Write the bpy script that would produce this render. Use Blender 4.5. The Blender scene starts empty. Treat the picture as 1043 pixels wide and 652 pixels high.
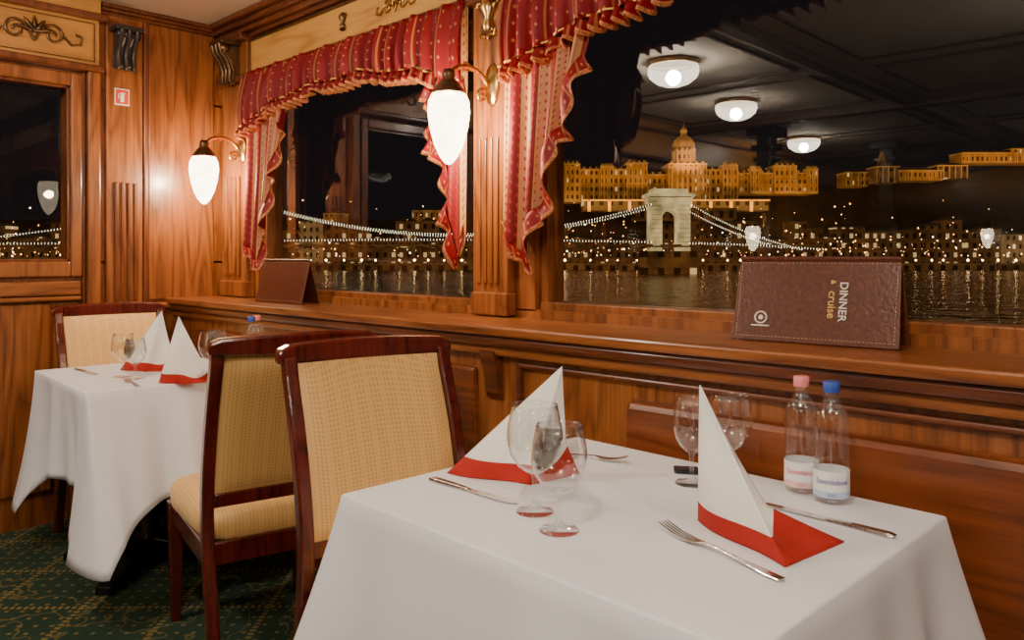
import bpy, math, random
from mathutils import Vector, Matrix
random.seed(7)
S=bpy.context.scene
COL=S.collection

# ---------------------------------------------------------------- materials
def newmat(name):
    m=bpy.data.materials.new(name); m.use_nodes=True
    nt=m.node_tree; b=nt.nodes['Principled BSDF']
    return m,nt,b
def N(nt,t,**k):
    n=nt.nodes.new(t)
    for a,v in k.items(): setattr(n,a,v)
    return n
def L(nt,a,b): nt.links.new(a,b)
def ramp(nt,fac,stops):
    r=nt.nodes.new('ShaderNodeValToRGB')
    e=r.color_ramp.elements
    while len(e)<len(stops): e.new(0.5)
    for i,(p,c) in enumerate(stops):
        e[i].position=p; e[i].color=(*c,1)
    L(nt,fac,r.inputs[0]); return r.outputs[0]
def math_(nt,op,a,b=None):
    n=nt.nodes.new('ShaderNodeMath'); n.operation=op
    for i,v in enumerate((a,b)):
        if v is None: continue
        if isinstance(v,(int,float)): n.inputs[i].default_value=v
        else: L(nt,v,n.inputs[i])
    return n.outputs[0]
def mixc(nt,f,a,b):
    n=nt.nodes.new('ShaderNodeMix'); n.data_type='RGBA'
    if isinstance(f,(int,float)): n.inputs[0].default_value=f
    else: L(nt,f,n.inputs[0])
    for i,v in ((6,a),(7,b)):
        if isinstance(v,tuple): n.inputs[i].default_value=(*v,1)
        else: L(nt,v,n.inputs[i])
    return n.outputs[2]
def wood(name,cols,axis='z',rough=0.34,coat=0.2,ring=6.0,freq=1.0,rw=.27):
    m,nt,b=newmat(name)
    tc=N(nt,'ShaderNodeTexCoord')
    def mp(c,l):
        s=[c*freq]*3; s['xyz'.index(axis)]=l*freq
        q=N(nt,'ShaderNodeMapping'); q.inputs['Scale'].default_value=s
        L(nt,tc.outputs['Object'],q.inputs[0]); return q.outputs[0]
    n1=N(nt,'ShaderNodeTexNoise'); n1.inputs['Scale'].default_value=1; n1.inputs['Detail'].default_value=3
    L(nt,mp(4.5,0.6),n1.inputs['Vector'])
    r=math_(nt,'FRACT',math_(nt,'MULTIPLY',n1.outputs[0],ring*1.8))
    r=math_(nt,'POWER',math_(nt,'ABSOLUTE',math_(nt,'SUBTRACT',math_(nt,'MULTIPLY',r,2.0),1.0)),.7)
    n2=N(nt,'ShaderNodeTexNoise'); n2.inputs['Scale'].default_value=1; n2.inputs['Detail'].default_value=6; n2.inputs['Roughness'].default_value=.72
    L(nt,mp(90,2.4),n2.inputs['Vector'])
    f=math_(nt,'ADD',math_(nt,'MULTIPLY',r,rw),math_(nt,'MULTIPLY',n2.outputs[0],0.72))
    c=ramp(nt,f,[(0.28,cols[0]),(0.54,cols[1]),(0.8,cols[2])])
    L(nt,c,b.inputs['Base Color'])
    b.inputs['Roughness'].default_value=rough
    b.inputs['Coat Weight'].default_value=coat; b.inputs['Coat Roughness'].default_value=.15
    bp=N(nt,'ShaderNodeBump'); bp.inputs['Strength'].default_value=.08; bp.inputs['Distance'].default_value=.01
    L(nt,n2.outputs[0],bp.inputs['Height']); L(nt,bp.outputs[0],b.inputs['Normal'])
    return m
W3=((.095,.024,.006),(.255,.078,.017),(.38,.132,.034))
wood_v=wood('wood_vertical_grain',W3,'z')
wood_h=wood('wood_horizontal_grain',W3,'x')
wood_y=wood('wood_cross_grain',W3,'y')
wood_d=wood('wood_dark_trim',((.045,.011,.004),(.12,.030,.009),(.19,.054,.015)),'x')
wood_dv=wood('wood_dark_trim_vertical',((.07,.016,.005),(.15,.038,.010),(.22,.064,.017)),'z')
wood_l=wood('wood_light_maple',((.46,.20,.045),(.70,.36,.09),(.80,.45,.14)),'x',ring=3)
wood_ly=wood('wood_light_maple_cross',((.34,.14,.030),(.48,.22,.052),(.58,.29,.08)),'y',ring=3)
mahog=wood('mahogany_gloss',((.045,.004,.003),(.10,.010,.006),(.16,.02,.01)),'z',rough=.18,coat=.7)
wood_b=wood('wood_lower_panel',((.095,.020,.005),(.20,.048,.011),(.27,.075,.018)),'x')

def simple(name,col,rough=.5,metal=0,noise=0,scale=40,**k):
    m,nt,b=newmat(name)
    b.inputs['Base Color'].default_value=(*col,1); b.inputs['Roughness'].default_value=rough; b.inputs['Metallic'].default_value=metal
    if noise:
        tc=N(nt,'ShaderNodeTexCoord'); n=N(nt,'ShaderNodeTexNoise'); n.inputs['Scale'].default_value=scale; n.inputs['Detail'].default_value=4
        L(nt,tc.outputs['Object'],n.inputs['Vector'])
        c=ramp(nt,n.outputs[0],[(.3,tuple(x*(1-noise) for x in col)),(.7,tuple(min(1,x*(1+noise)) for x in col))])
        L(nt,c,b.inputs['Base Color'])
        bp=N(nt,'ShaderNodeBump'); bp.inputs['Strength'].default_value=k.get('bump',.15); bp.inputs['Distance'].default_value=.005
        L(nt,n.outputs[0],bp.inputs['Height']); L(nt,bp.outputs[0],b.inputs['Normal'])
    return m
def emis(name,col,st,sample=True):
    m,nt,b=newmat(name)
    b.inputs['Base Color'].default_value=(*col,1); b.inputs['Emission Color'].default_value=(*col,1); b.inputs['Emission Strength'].default_value=st
    if not sample: m.cycles.emission_sampling='NONE'
    return m
brass=simple('antique_brass',(.62,.38,.14),.28,1,.25,60)
bronze=simple('dark_bronze',(.16,.09,.045),.35,.9,.3,60)
blackw=simple('black_carved_wood',(.03,.022,.018),.35,0,.3,40)
steel=simple('polished_steel',(.75,.74,.72),.16,1,.05,80)
cloth=simple('white_tablecloth',(.72,.735,.81),.85,0,.015,500,bump=.03)
napw=simple('napkin_white',(.84,.83,.80),.9,0,.02,400)
napr=simple('napkin_red',(.42,.016,.010),.9,0,.1,300)
ceilm=simple('ceiling_cream',(.80,.73,.61),.7,0,.04,6)
ceilb=simple('ceiling_moulding_brown',(.10,.05,.025),.5,0,.2,20)
leather=simple('brown_leather',(.10,.026,.012),.32,0,.30,110,bump=.22)
stitch=simple('stitch_thread',(.45,.30,.18),.8,0,.1,90)
whitep=simple('print_white',(.85,.83,.78),.6,0,.02,30)
goldp=simple('print_gold',(.75,.50,.10),.5,0,.05,30)
blackp=simple('black_plastic',(.01,.01,.012),.25,0,.1,30)
capp=simple('cap_pink',(.85,.24,.26),.4,0,.05,40)
capb=simple('cap_blue',(.03,.08,.42),.4,0,.05,40)
lab=simple('label_white',(.82,.82,.84),.5,0,.02,40)
labp=simple('label_print_pink',(.70,.04,.09),.5,0,.05,40)
labb=simple('label_print_blue',(.02,.06,.40),.5,0,.05,40)
labgr=simple('label_pale_pink',(.80,.55,.55),.5,0,.02,40)
labbl=simple('label_pale_blue',(.45,.58,.80),.5,0,.02,40)
redsign=simple('sign_red',(.72,.06,.03),.4,0,.03,40)

def thin_glass(name,tint=(1,1,1),mul=1.0,ior=1.5,rough=0.0,grz=1.0):
    m=bpy.data.materials.new(name); m.use_nodes=True; nt=m.node_tree; nt.nodes.clear()
    o=N(nt,'ShaderNodeOutputMaterial'); t=N(nt,'ShaderNodeBsdfTransparent'); g=N(nt,'ShaderNodeBsdfGlossy'); mx=N(nt,'ShaderNodeMixShader')
    t.inputs[0].default_value=(*tint,1); g.inputs['Roughness'].default_value=rough; g.inputs['Color'].default_value=(1,1,1,1)
    lw=N(nt,'ShaderNodeLayerWeight'); lw.inputs['Blend'].default_value=.5
    p=math_(nt,'POWER',lw.outputs['Facing'],5.0)
    f0=((ior-1)/(ior+1))**2
    f=math_(nt,'ADD',math_(nt,'MULTIPLY',p,(1-f0)*grz),f0*mul)
    f=math_(nt,'MINIMUM',f,.95)
    L(nt,f,mx.inputs[0]); L(nt,t.outputs[0],mx.inputs[1]); L(nt,g.outputs[0],mx.inputs[2]); L(nt,mx.outputs[0],o.inputs[0])
    return m
pane=thin_glass('window_glass',(.93,.95,.95),2.3,grz=2.0)
pane_d=thin_glass('door_glass',(.93,.95,.95),.5,grz=.8)
crystal=thin_glass('stemware_glass',(.985,.99,.99),1.7,1.52,.03,2.2)
pet=thin_glass('bottle_glass',(.965,.975,.985),2.2,1.5,.03,2.0)

def stripes_fabric():
    m,nt,b=newmat('curtain_damask_stripe')
    uv=N(nt,'ShaderNodeUVMap'); sp=N(nt,'ShaderNodeSeparateXYZ'); L(nt,uv.outputs[0],sp.inputs[0])
    x=sp.outputs[0]; y=sp.outputs[1]
    fx=math_(nt,'FRACT',math_(nt,'MULTIPLY',x,8.0))
    wide=math_(nt,'LESS_THAN',fx,.34)
    line=math_(nt,'LESS_THAN',math_(nt,'ABSOLUTE',math_(nt,'SUBTRACT',fx,.34)),.03)
    line2=math_(nt,'LESS_THAN',fx,.05)
    dx=math_(nt,'ABSOLUTE',math_(nt,'SUBTRACT',math_(nt,'FRACT',math_(nt,'MULTIPLY',x,45.0)),.5))
    dy=math_(nt,'ABSOLUTE',math_(nt,'SUBTRACT',math_(nt,'FRACT',math_(nt,'MULTIPLY',y,30.0)),.5))
    dots=math_(nt,'LESS_THAN',math_(nt,'ADD',dx,dy),.26)
    base=mixc(nt,dots,(.20,.003,.008),(.34,.045,.02))
    cream=mixc(nt,dots,(.50,.24,.12),(.30,.018,.015))
    c=mixc(nt,wide,base,cream)
    c=mixc(nt,math_(nt,'MAXIMUM',line,line2),c,(.52,.29,.08))
    L(nt,c,b.inputs['Base Color']); b.inputs['Roughness'].default_value=.5; b.inputs['Specular IOR Level'].default_value=.3
    return m
def red_fabric():
    m,nt,b=newmat('curtain_crimson')
    uv=N(nt,'ShaderNodeUVMap'); sp=N(nt,'ShaderNodeSeparateXYZ'); L(nt,uv.outputs[0],sp.inputs[0])
    x=sp.outputs[0]; y=sp.outputs[1]
    dx=math_(nt,'ABSOLUTE',math_(nt,'SUBTRACT',math_(nt,'FRACT',math_(nt,'MULTIPLY',x,30.0)),.5))
    dy=math_(nt,'ABSOLUTE',math_(nt,'SUBTRACT',math_(nt,'FRACT',math_(nt,'MULTIPLY',y,24.0)),.5))
    dots=math_(nt,'LESS_THAN',math_(nt,'ADD',dx,dy),.13)
    st=math_(nt,'LESS_THAN',math_(nt,'FRACT',math_(nt,'MULTIPLY',x,15.0)),.08)
    L(nt,mixc(nt,math_(nt,'MAXIMUM',dots,math_(nt,'MULTIPLY',st,.6)),(.21,.003,.008),(.48,.20,.06)),b.inputs['Base Color']); b.inputs['Roughness'].default_value=.5; b.inputs['Specular IOR Level'].default_value=.3
    return m
fab_s=stripes_fabric(); fab_r=red_fabric()
fringe=simple('curtain_fringe',(.50,.17,.06),.8,0,.6,120)
def upholst():
    m,nt,b=newmat('chair_fabric_gold')
    tc=N(nt,'ShaderNodeTexCoord'); sp=N(nt,'ShaderNodeSeparateXYZ'); L(nt,tc.outputs['Object'],sp.inputs[0])
    fy=math_(nt,'ABSOLUTE',math_(nt,'SUBTRACT',math_(nt,'FRACT',math_(nt,'MULTIPLY',sp.outputs[1],96)),.5))
    zz=math_(nt,'ADD',sp.outputs[2],sp.outputs[0])
    fz=math_(nt,'ABSOLUTE',math_(nt,'SUBTRACT',math_(nt,'FRACT',math_(nt,'MULTIPLY',zz,150)),.5))
    d=math_(nt,'MULTIPLY',math_(nt,'GREATER_THAN',fy,.2),math_(nt,'GREATER_THAN',fz,.18))
    big=math_(nt,'LESS_THAN',math_(nt,'ABSOLUTE',math_(nt,'SUBTRACT',math_(nt,'FRACT',math_(nt,'MULTIPLY',sp.outputs[1],24)),.5)),.2)
    d2=math_(nt,'MULTIPLY',d,math_(nt,'SUBTRACT',1.0,math_(nt,'MULTIPLY',big,.65)))
    L(nt,mixc(nt,d2,(.78,.48,.18),(.62,.35,.11)),b.inputs['Base Color']); b.inputs['Roughness'].default_value=.5
    b.inputs['Sheen Weight'].default_value=.2; b.inputs['Sheen Tint'].default_value=(1,.85,.6,1)
    bp=N(nt,'ShaderNodeBump'); bp.inputs['Strength'].default_value=.2; bp.inputs['Distance'].default_value=.001; L(nt,d,bp.inputs['Height']); L(nt,bp.outputs[0],b.inputs['Normal'])
    return m
fab_c=upholst()
def carpet():
    m,nt,b=newmat('carpet_green')
    tc=N(nt,'ShaderNodeTexCoord'); sp=N(nt,'ShaderNodeSeparateXYZ'); L(nt,tc.outputs['Object'],sp.inputs[0])
    a=math_(nt,'ADD',sp.outputs[0],sp.outputs[1]); c=math_(nt,'SUBTRACT',sp.outputs[0],sp.outputs[1])
    def ln(v,s,w):
        return math_(nt,'LESS_THAN',math_(nt,'ABSOLUTE',math_(nt,'SUBTRACT',math_(nt,'FRACT',math_(nt,'MULTIPLY',v,s)),.5)),w)
    grid=math_(nt,'MAXIMUM',math_(nt,'MULTIPLY',ln(a,2.2,.03),ln(c,30,.28)),math_(nt,'MULTIPLY',ln(c,2.2,.03),ln(a,30,.28)))
    dots=math_(nt,'MULTIPLY',ln(a,13.2,.13),ln(c,13.2,.13))
    n=N(nt,'ShaderNodeTexNoise'); n.inputs['Scale'].default_value=5; L(nt,tc.outputs['Object'],n.inputs['Vector'])
    sc=math_(nt,'LESS_THAN',math_(nt,'ABSOLUTE',math_(nt,'SUBTRACT',n.outputs[0],.5)),.008)
    f=math_(nt,'MAXIMUM',math_(nt,'MULTIPLY',grid,.8),math_(nt,'MAXIMUM',math_(nt,'MULTIPLY',dots,.6),math_(nt,'MULTIPLY',sc,.4)))
    L(nt,mixc(nt,f,(.007,.032,.015),(.24,.16,.04)),b.inputs['Base Color']); b.inputs['Roughness'].default_value=.95
    n2=N(nt,'ShaderNodeTexNoise'); n2.inputs['Scale'].default_value=400; L(nt,tc.outputs['Object'],n2.inputs['Vector'])
    bp=N(nt,'ShaderNodeBump'); bp.inputs['Strength'].default_value=.5; bp.inputs['Distance'].default_value=.004; L(nt,n2.outputs[0],bp.inputs['Height']); L(nt,bp.outputs[0],b.inputs['Normal'])
    return m
carp=carpet()

# ---------------------------------------------------------------- mesh helpers
def empty(name,loc=(0,0,0),rz=0):
    e=bpy.data.objects.new(name,None); e.location=loc; e.rotation_euler=(0,0,rz); e.empty_display_size=.1
    COL.objects.link(e); return e
def obj(name,verts,faces,mat,parent=None,smooth=False):
    me=bpy.data.meshes.new(name); me.from_pydata([tuple(v) for v in verts],[],faces); me.update()
    if smooth:
        for p in me.polygons: p.use_smooth=True
    for mm in (mat if isinstance(mat,(list,tuple)) else [mat]): me.materials.append(mm)
    o=bpy.data.objects.new(name,me); COL.objects.link(o)
    if parent: o.parent=parent
    return o
BF=[(0,3,2,1),(4,5,6,7),(0,1,5,4),(1,2,6,5),(2,3,7,6),(3,0,4,7)]
def bv(x0,x1,y0,y1,z0,z1):
    return [(x0,y0,z0),(x1,y0,z0),(x1,y1,z0),(x0,y1,z0),(x0,y0,z1),(x1,y0,z1),(x1,y1,z1),(x0,y1,z1)]
def bevel(o,w,seg=2):
    m=o.modifiers.new('bevel','BEVEL'); m.width=w; m.segments=seg; m.limit_method='ANGLE'; m.angle_limit=math.radians(40); return o
def box(name,x0,x1,y0,y1,z0,z1,mat,parent=None,bw=0):
    o=obj(name,bv(x0,x1,y0,y1,z0,z1),BF,mat,parent)
    if bw: bevel(o,bw)
    return o
def boxes(name,lst,mat,parent=None,bw=0):
    V=[];F=[]
    for b in lst:
        n=len(V); V+=bv(*b); F+=[tuple(i+n for i in f) for f in BF]
    o=obj(name,V,F,mat,parent)
    if bw: bevel(o,bw)
    return o
def lathe(name,prof,loc,mat,parent=None,seg=32,smooth=True):
    V=[];F=[]
    for r,z in prof:
        for i in range(seg):
            a=2*math.pi*i/seg; V.append((loc[0]+r*math.cos(a),loc[1]+r*math.sin(a),loc[2]+z))
    for j in range(len(prof)-1):
        for i in range(seg):
            k=(i+1)%seg
            F.append((j*seg+i,j*seg+k,(j+1)*seg+k,(j+1)*seg+i))
    return obj(name,V,F,mat,parent,smooth)
def grid(name,fn,nu,nv,mat,parent=None,uvf=None,solid=0,smooth=True,matfn=None):
    V=[];F=[];UV=[]
    for j in range(nv+1):
        for i in range(nu+1):
            u=i/nu; v=j/nv; V.append(fn(u,v)); UV.append(uvf(u,v) if uvf else (u,v))
    for j in range(nv):
        for i in range(nu):
            a=j*(nu+1)+i; F.append((a,a+1,a+nu+2,a+nu+1))
    o=obj(name,V,F,mat,parent,smooth)
    uvl=o.data.uv_layers.new(name='UVMap')
    for lp in o.data.loops: uvl.data[lp.index].uv=UV[lp.vertex_index]
    if matfn:
        for j in range(nv):
            for i in range(nu): o.data.polygons[j*nu+i].material_index=matfn((i+.5)/nu,(j+.5)/nv)
    if solid:
        s=o.modifiers.new('solid','SOLIDIFY'); s.thickness=solid; s.offset=0
    return o
def loft(name,rings,mat,parent=None,smooth=False,bw=0):
    n=len(rings[0]); V=[p for r in rings for p in r]; F=[]
    for j in range(len(rings)-1):
        for i in range(n):
            k=(i+1)%n; F.append((j*n+i,j*n+k,(j+1)*n+k,(j+1)*n+i))
    F.append(tuple(reversed(range(n)))); F.append(tuple(range((len(rings)-1)*n,len(rings)*n)))
    o=obj(name,V,F,mat,parent,smooth)
    if bw: bevel(o,bw)
    return o
def tube(name,pts,r,mat,parent=None,radii=None,smooth=True):
    cu=bpy.data.curves.new(name,'CURVE'); cu.dimensions='3D'; cu.bevel_depth=r; cu.bevel_resolution=3; cu.use_fill_caps=True
    polys=pts if isinstance(pts[0][0],(list,tuple,Vector)) else [pts]
    for pp in polys:
        sp=cu.splines.new('POLY'); sp.points.add(len(pp)-1)
        for i,p in enumerate(pp):
            sp.points[i].co=(*p,1)
            sp.points[i].radius=(radii[i] if radii and len(polys)==1 else 1)
    cu.materials.append(mat)
    o=bpy.data.objects.new(name,cu); COL.objects.link(o)
    if parent: o.parent=parent
    return o
def text_mesh(name,body,size,mat,M,parent=None,ext=.0006,bend=None,align='CENTER',fat=0):
    c=bpy.data.curves.new(name,'FONT'); c.body=body; c.size=size; c.extrude=ext; c.align_x=align; c.align_y='CENTER'; c.offset=fat
    t=bpy.data.objects.new(name+'_t',c); COL.objects.link(t)
    bpy.context.view_layer.update()
    dg=bpy.context.evaluated_depsgraph_get()
    me=bpy.data.meshes.new_from_object(t.evaluated_get(dg))
    bpy.data.objects.remove(t); me.name=name
    if bend:
        for v in me.vertices:
            a=v.co.x/bend; r=bend+v.co.z; v.co=Vector((r*math.sin(a),v.co.y,r*math.cos(a)-bend))
    me.materials.clear(); me.materials.append(mat); me.transform(M)
    for p in me.polygons: p.material_index=0
    o=bpy.data.objects.new(name,me); COL.objects.link(o)
    if parent: o.parent=parent
    return o

# ---------------------------------------------------------------- camera
H=1.21
TH=math.radians(44.2)
cam=bpy.data.cameras.new('camera'); co=bpy.data.objects.new('camera',cam); COL.objects.link(co)
cam.sensor_width=36; cam.lens=800/1043*36; cam.shift_y=-(326-262)/1043
co.location=(0,0,H); co.rotation_euler=(math.pi/2,0,TH); cam.clip_start=.02; cam.clip_end=2000
S.camera=co

# ---------------------------------------------------------------- room shell
XE=-4.0; YW=1.93; YG=2.0; ZC=2.415; YB=-6.6; XR=2.6
box('floor',XE-.1,XR,YB-.1,YG+.1,-.08,0,carp)
box('ceiling',XE-.1,XR,YB-.1,YG+.1,ZC,ZC+.08,ceilm)
WIN=[(-3.64,-2.03),(-1.77,-.12),(.1,1.9)]
ZG0=1.06; ZT=2.12
L_=[(XE-.05,XR,YW,2.06,0,1.035),(XE-.05,XR,YW,2.06,ZT,ZC)]
xs=[XE-.05]+[v for w in WIN for v in w]+[XR]
for i in range(0,len(xs),2): L_.append((xs[i],xs[i+1],YW,2.06,1.03,ZT+.01))
boxes('wall_right',L_,wood_v)
DO=[(.35,1.175),(-.75,.05),(-2.4,-1.2),(-4.1,-2.9)]
L_=[(XE-.12,XE,YB,YG,0,1.19),(XE-.12,XE,YB,YG,2.0,ZC)]
ys=[YG]+[v for d in DO for v in (d[1],d[0])]+[YB]
for i in range(0,len(ys),2): L_.append((XE-.12,XE,ys[i+1],ys[i],1.18,2.01))
boxes('wall_left',L_,wood_v)
boxes('wall_back',[(XE,XR,YB-.1,YB,0,ZC)],wood_dv)
boxes('wall_front',[(XR,XR+.1,YB,YG,0,ZC)],wood_dv)
for n,(a,b) in enumerate(WIN,1):
    e=empty('window_%d'%n)
    boxes('frame',[(a,a+.035,1.955,2.04,ZG0-.03,ZT),(b-.035,b,1.955,2.04,ZG0-.03,ZT),(a,b,1.95,2.04,1.03,ZG0),(a,b,1.955,2.04,ZT-.05,ZT)],wood_v,e,.004)
    obj('pane',[(a+.03,YG,ZG0-.005),(b-.03,YG,ZG0-.005),(b-.03,YG,ZT-.03),(a+.03,YG,ZT-.03)],[(0,1,2,3)],pane,e)
    V=[];F=[];m=24
    for i in range(m+1):
        s=i/m; x=a+.03+(b-a-.06)*s; z=ZT-.05-.16*abs(2*s-1)**2.4
        V+=[(x,1.965,z),(x,1.965,ZT-.02),(x,1.995,z),(x,1.995,ZT-.02)]
    for i in range(m):
        q=4*i; F+=[(q,q+4,q+5,q+1),(q+2,q+3,q+7,q+6),(q,q+2,q+6,q+4)]
    obj('arched_head',V,F,wood_h,e)
e=empty('door_1')
def fr(y0,y1,par,tag=''):
    boxes('frame'+tag,[(XE,XE+.03,y0-.07,y0,1.12,2.06),(XE,XE+.03,y1,y1+.05,1.12,2.06),(XE,XE+.03,y0,y1,1.12,1.19),(XE,XE+.03,y0,y1,2.0,2.06)],wood_v,par,.008)
    boxes('bead'+tag,[(XE-.01,XE+.012,y0,y0+.012,1.19,2.0),(XE-.01,XE+.012,y1-.012,y1,1.19,2.0),(XE-.01,XE+.012,y0,y1,1.19,1.202),(XE-.01,XE+.012,y0,y1,1.988,2.0)],wood_dv,par,.002)
    obj('pane'+tag,[(XE-.05,y0,1.19),(XE-.05,y1,1.19),(XE-.05,y1,2.0),(XE-.05,y0,2.0)],[(0,1,2,3)],pane_d,par)
fr(*DO[0],e)
boxes('leaf_edge',[(XE,XE+.02,1.226,1.24,.05,2.07)],wood_dv,e,.004)
boxes('jamb',[(XE,XE+.045,1.243,1.30,0,2.08),(XE,XE+.045,.2,.26,0,2.08)],wood_v,e,.008)
boxes('lower_panel',[(XE,XE+.02,.4,1.1,.15,1.0)],wood_v,e,.01)
boxes('mid_rail',[(XE,XE+.028,.28,1.22,1.035,1.10),(XE,XE+.035,.28,1.22,1.01,1.03)],wood_y,e,.006)
for i in (1,2,3):
    e2=empty('window_%d'%(i+3)); fr(*DO[i],e2)
e=empty('trim_1')
box('cornice_low',XE,XE+.07,-6,1.31,2.075,2.105,wood_dv,e,.008)
box('frieze',XE,XE+.05,-6,1.29,2.105,2.315,wood_ly,e,.004)
box('cornice_mid',XE,XE+.085,-6,1.32,2.315,2.345,wood_dv,e,.008)
boxes('frieze_border',[(XE+.05,XE+.055,.2,1.27,2.12,2.124),(XE+.05,XE+.055,.2,1.27,2.295,2.299),(XE+.05,XE+.055,1.266,1.27,2.12,2.299)],bronze,e)
box('frieze_top',XE,XE+.04,-6,1.30,2.345,ZC,wood_ly,e)
e=empty('trim_2')
for i,(dy,z0,z1) in enumerate([(.035,2.31,2.335),(.060,2.335,2.36),(.085,2.36,2.388),(.11,2.388,ZC)]):
    box('crown_%d'%i,XE,XR,YW-dy,YW+.02,z0,z1,wood_dv if i%2 else wood_d,e,.008)
e=empty('trim_3')
for i,(dx,z0,z1) in enumerate([(.018,2.365,2.38),(.03,2.38,2.397),(.042,2.397,ZC)]):
    box('crown_%d'%i,XE,XE+dx,1.31,1.93,z0,z1,wood_dv,e,.005)
e=empty('trim_4')
box('pilaster',XE,XE+.02,1.33,1.50,0,2.365,wood_v,e,.005)
boxes('flutes',[(XE+.02,XE+.03,1.365+.03*i,1.380+.03*i,1.0,1.57) for i in range(4)],wood_dv,e,.004)
box('panel',XE,XE+.012,1.53,1.86,1.0,2.36,wood_v,e,.004)
boxes('stile',[(XE,XE+.03,1.50,1.525,0,2.365)],wood_dv,e,.006)
e=empty('trim_5')
def seg(a,b):
    box('frieze',a,b,YW-.02,YW,2.135,2.30,wood_l,e,.003)
    boxes('frieze_bead',[(a,b,YW-.03,YW,2.127,2.137),(a,b,YW-.03,YW,2.288,2.298)],bronze,e,.002)
seg(-3.70,-2.05); seg(-1.83,-.05); seg(.1,2.2)
box('valance_rail',XE,XR,YW-.06,YW+.0,2.10,2.128,wood_d,e,.008)
def pil(x0,x1,nm):
    e=empty(nm)
    box('shaft',x0,x1,YW-.045,YW,1.03,2.31,wood_v,e,.006)
    w=x1-x0
    boxes('reeds',[(x0+w*.16+i*w*.17,x0+w*.16+i*w*.17+w*.10,YW-.053,YW-.045,1.12,1.62) for i in range(4)],wood_v,e,.003)
    box('plinth',x0-.004,x1+.004,YW-.055,YW,1.01,1.09,wood_v,e,.006)
    boxes('cap',[(x0-.01,x1+.01,YW-.07,YW,2.09,2.12),(x0-.02,x1+.02,YW-.09,YW,2.29,2.32)],wood_d,e,.006)
pil(-2.025,-1.855,'trim_6'); pil(-3.95,-3.68,'trim_7'); pil(-.10,.08,'trim_8')
e=empty('trim_9')
box('ledge_top',XE,XR,1.61,YW,.978,1.006,wood_h,e,.006)
box('ledge_nosing',XE,XR,1.625,1.70,.945,.978,wood_d,e,.010)
box('ledge_cove',XE,XR,1.645,1.70,.915,.945,wood_h,e,.008)
e=empty('trim_10')
box('wainscot',XE,XR,1.68,YW,0,.98,wood_v,e)
box('raised_panel',-1.20,-.02,1.645,1.70,.18,.842,wood_b,e,.018)
box('raised_panel_2',.1,1.7,1.645,1.70,.18,.842,wood_b,e,.018)
boxes('frame_moulding',[(-1.60,2.0,1.662,1.69,.885,.90),(-1.60,-1.585,1.662,1.69,.12,.90)],wood_d,e,.005)
box('panel_left',-2.5,-1.78,1.662,1.70,.15,.87,wood_b,e,.012)
box('panel_far',-3.8,-2.65,1.662,1.70,.15,.87,wood_b,e,.012)
boxes('skirting',[(XE,XR,1.655,1.70,0,.12)],wood_d,e,.008)
for x in (-1.70,-2.58,-.0):
    loft('ledge_bracket',[[(x-.03,y,z),(x+.03,y,z),(x+.03,1.69,z),(x-.03,1.69,z)] for y,z in ((1.672,.78),(1.66,.80),(1.655,.84),(1.645,.88),(1.632,.93))],wood_d,e,bw=.004)
e=empty('trim_11')
box('chair_rail',XE,XE+.04,1.30,1.66,.955,.985,wood_y,e,.008)
boxes('panel',[(XE,XE+.02,1.34,1.6,.15,.88)],wood_v,e,.01)
def corbel(nm,x,y,z,ax,mat,s=1.0):
    e=empty(nm,(x,y,z),ax)
    box('abacus',-.055*s,.055*s,-.085*s,0,.05*s,.07*s,mat,e,.004)
    prof=[(-.02,-.10),(-.035,-.09),(-.03,-.05),(-.045,-.01),(-.07,.02),(-.075,.05)]
    loft('body',[[(-.04*s,y_*s,z_*s),(.04*s,y_*s,z_*s),(.04*s,0,z_*s),(-.04*s,0,z_*s)] for y_,z_ in prof],mat,e,bw=.004)
    for sx in (-.03,0,.03):
        tube('leaf',[(sx*s,(y_-.006)*s,z_*s) for y_,z_ in prof],.009*s,mat,e)
    v=lathe('volute',[(0,-.045*s),(.018*s,-.045*s),(.018*s,.045*s),(0,.045*s)],(0,0,0),mat,e,seg=16)
    v.rotation_euler=(0,math.pi/2,0); v.location=(0,-.06*s,.035*s)
    return e
corbel('carved_corbel',XE+.02,1.405,2.225,math.pi/2,blackw,1.15)
corbel('carved_corbel',-3.80,YW-.045,2.21,0,bronze,1.25)
def spiral(cx,cz,r0,turns,start,sgn=1,n=26):
    out=[]
    for i in range(n):
        t=i/(n-1); a=start+sgn*t*turns*2*math.pi; r=r0*(1-t*.85)
        out.append((cx+r*math.cos(a),0,cz+r*math.sin(a)))
    return out
def scroll(nm,x,y,z,rz,s,mat):
    e=empty(nm,(x,y,z),rz)
    P=[]
    for sg in (-1,1):
        sp=spiral(sg*.06*s,0,.035*s,1.3,math.pi/2,-sg)
        lead=[(sg*.0*s,0,-.03*s),(sg*.02*s,0,.01*s),(sg*.04*s,0,.03*s)]
        P.append(lead+sp)
        P.append([(sg*.095*s,0,.0),(sg*.12*s,0,-.025*s),(sg*.15*s,0,-.02*s),(sg*.155*s,0,.01*s),(sg*.135*s,0,.015*s)])
    tube('scrolls',P,.005*s,mat,e)
    for i in range(5):
        a=math.pi*(i+.5)/5
        loft('leaf',[[(math.cos(a)*r*s-w*math.sin(a)*s,-.004,math.sin(a)*r*s+w*math.cos(a)*s),(math.cos(a)*r*s,-.010,math.sin(a)*r*s),(math.cos(a)*r*s+w*math.sin(a)*s,-.004,math.sin(a)*r*s-w*math.cos(a)*s)] for r,w in ((.0,.003),(.025,.009),(.045,.006),(.058,.001))],mat,e,True)
    return e
scroll('brass_scroll_ornament',XE+.055,1.02,2.21,math.pi/2,1.25,bronze)
scroll('brass_scroll_ornament',-2.50,YW-.025,2.21,0,.8,brass)
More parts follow.
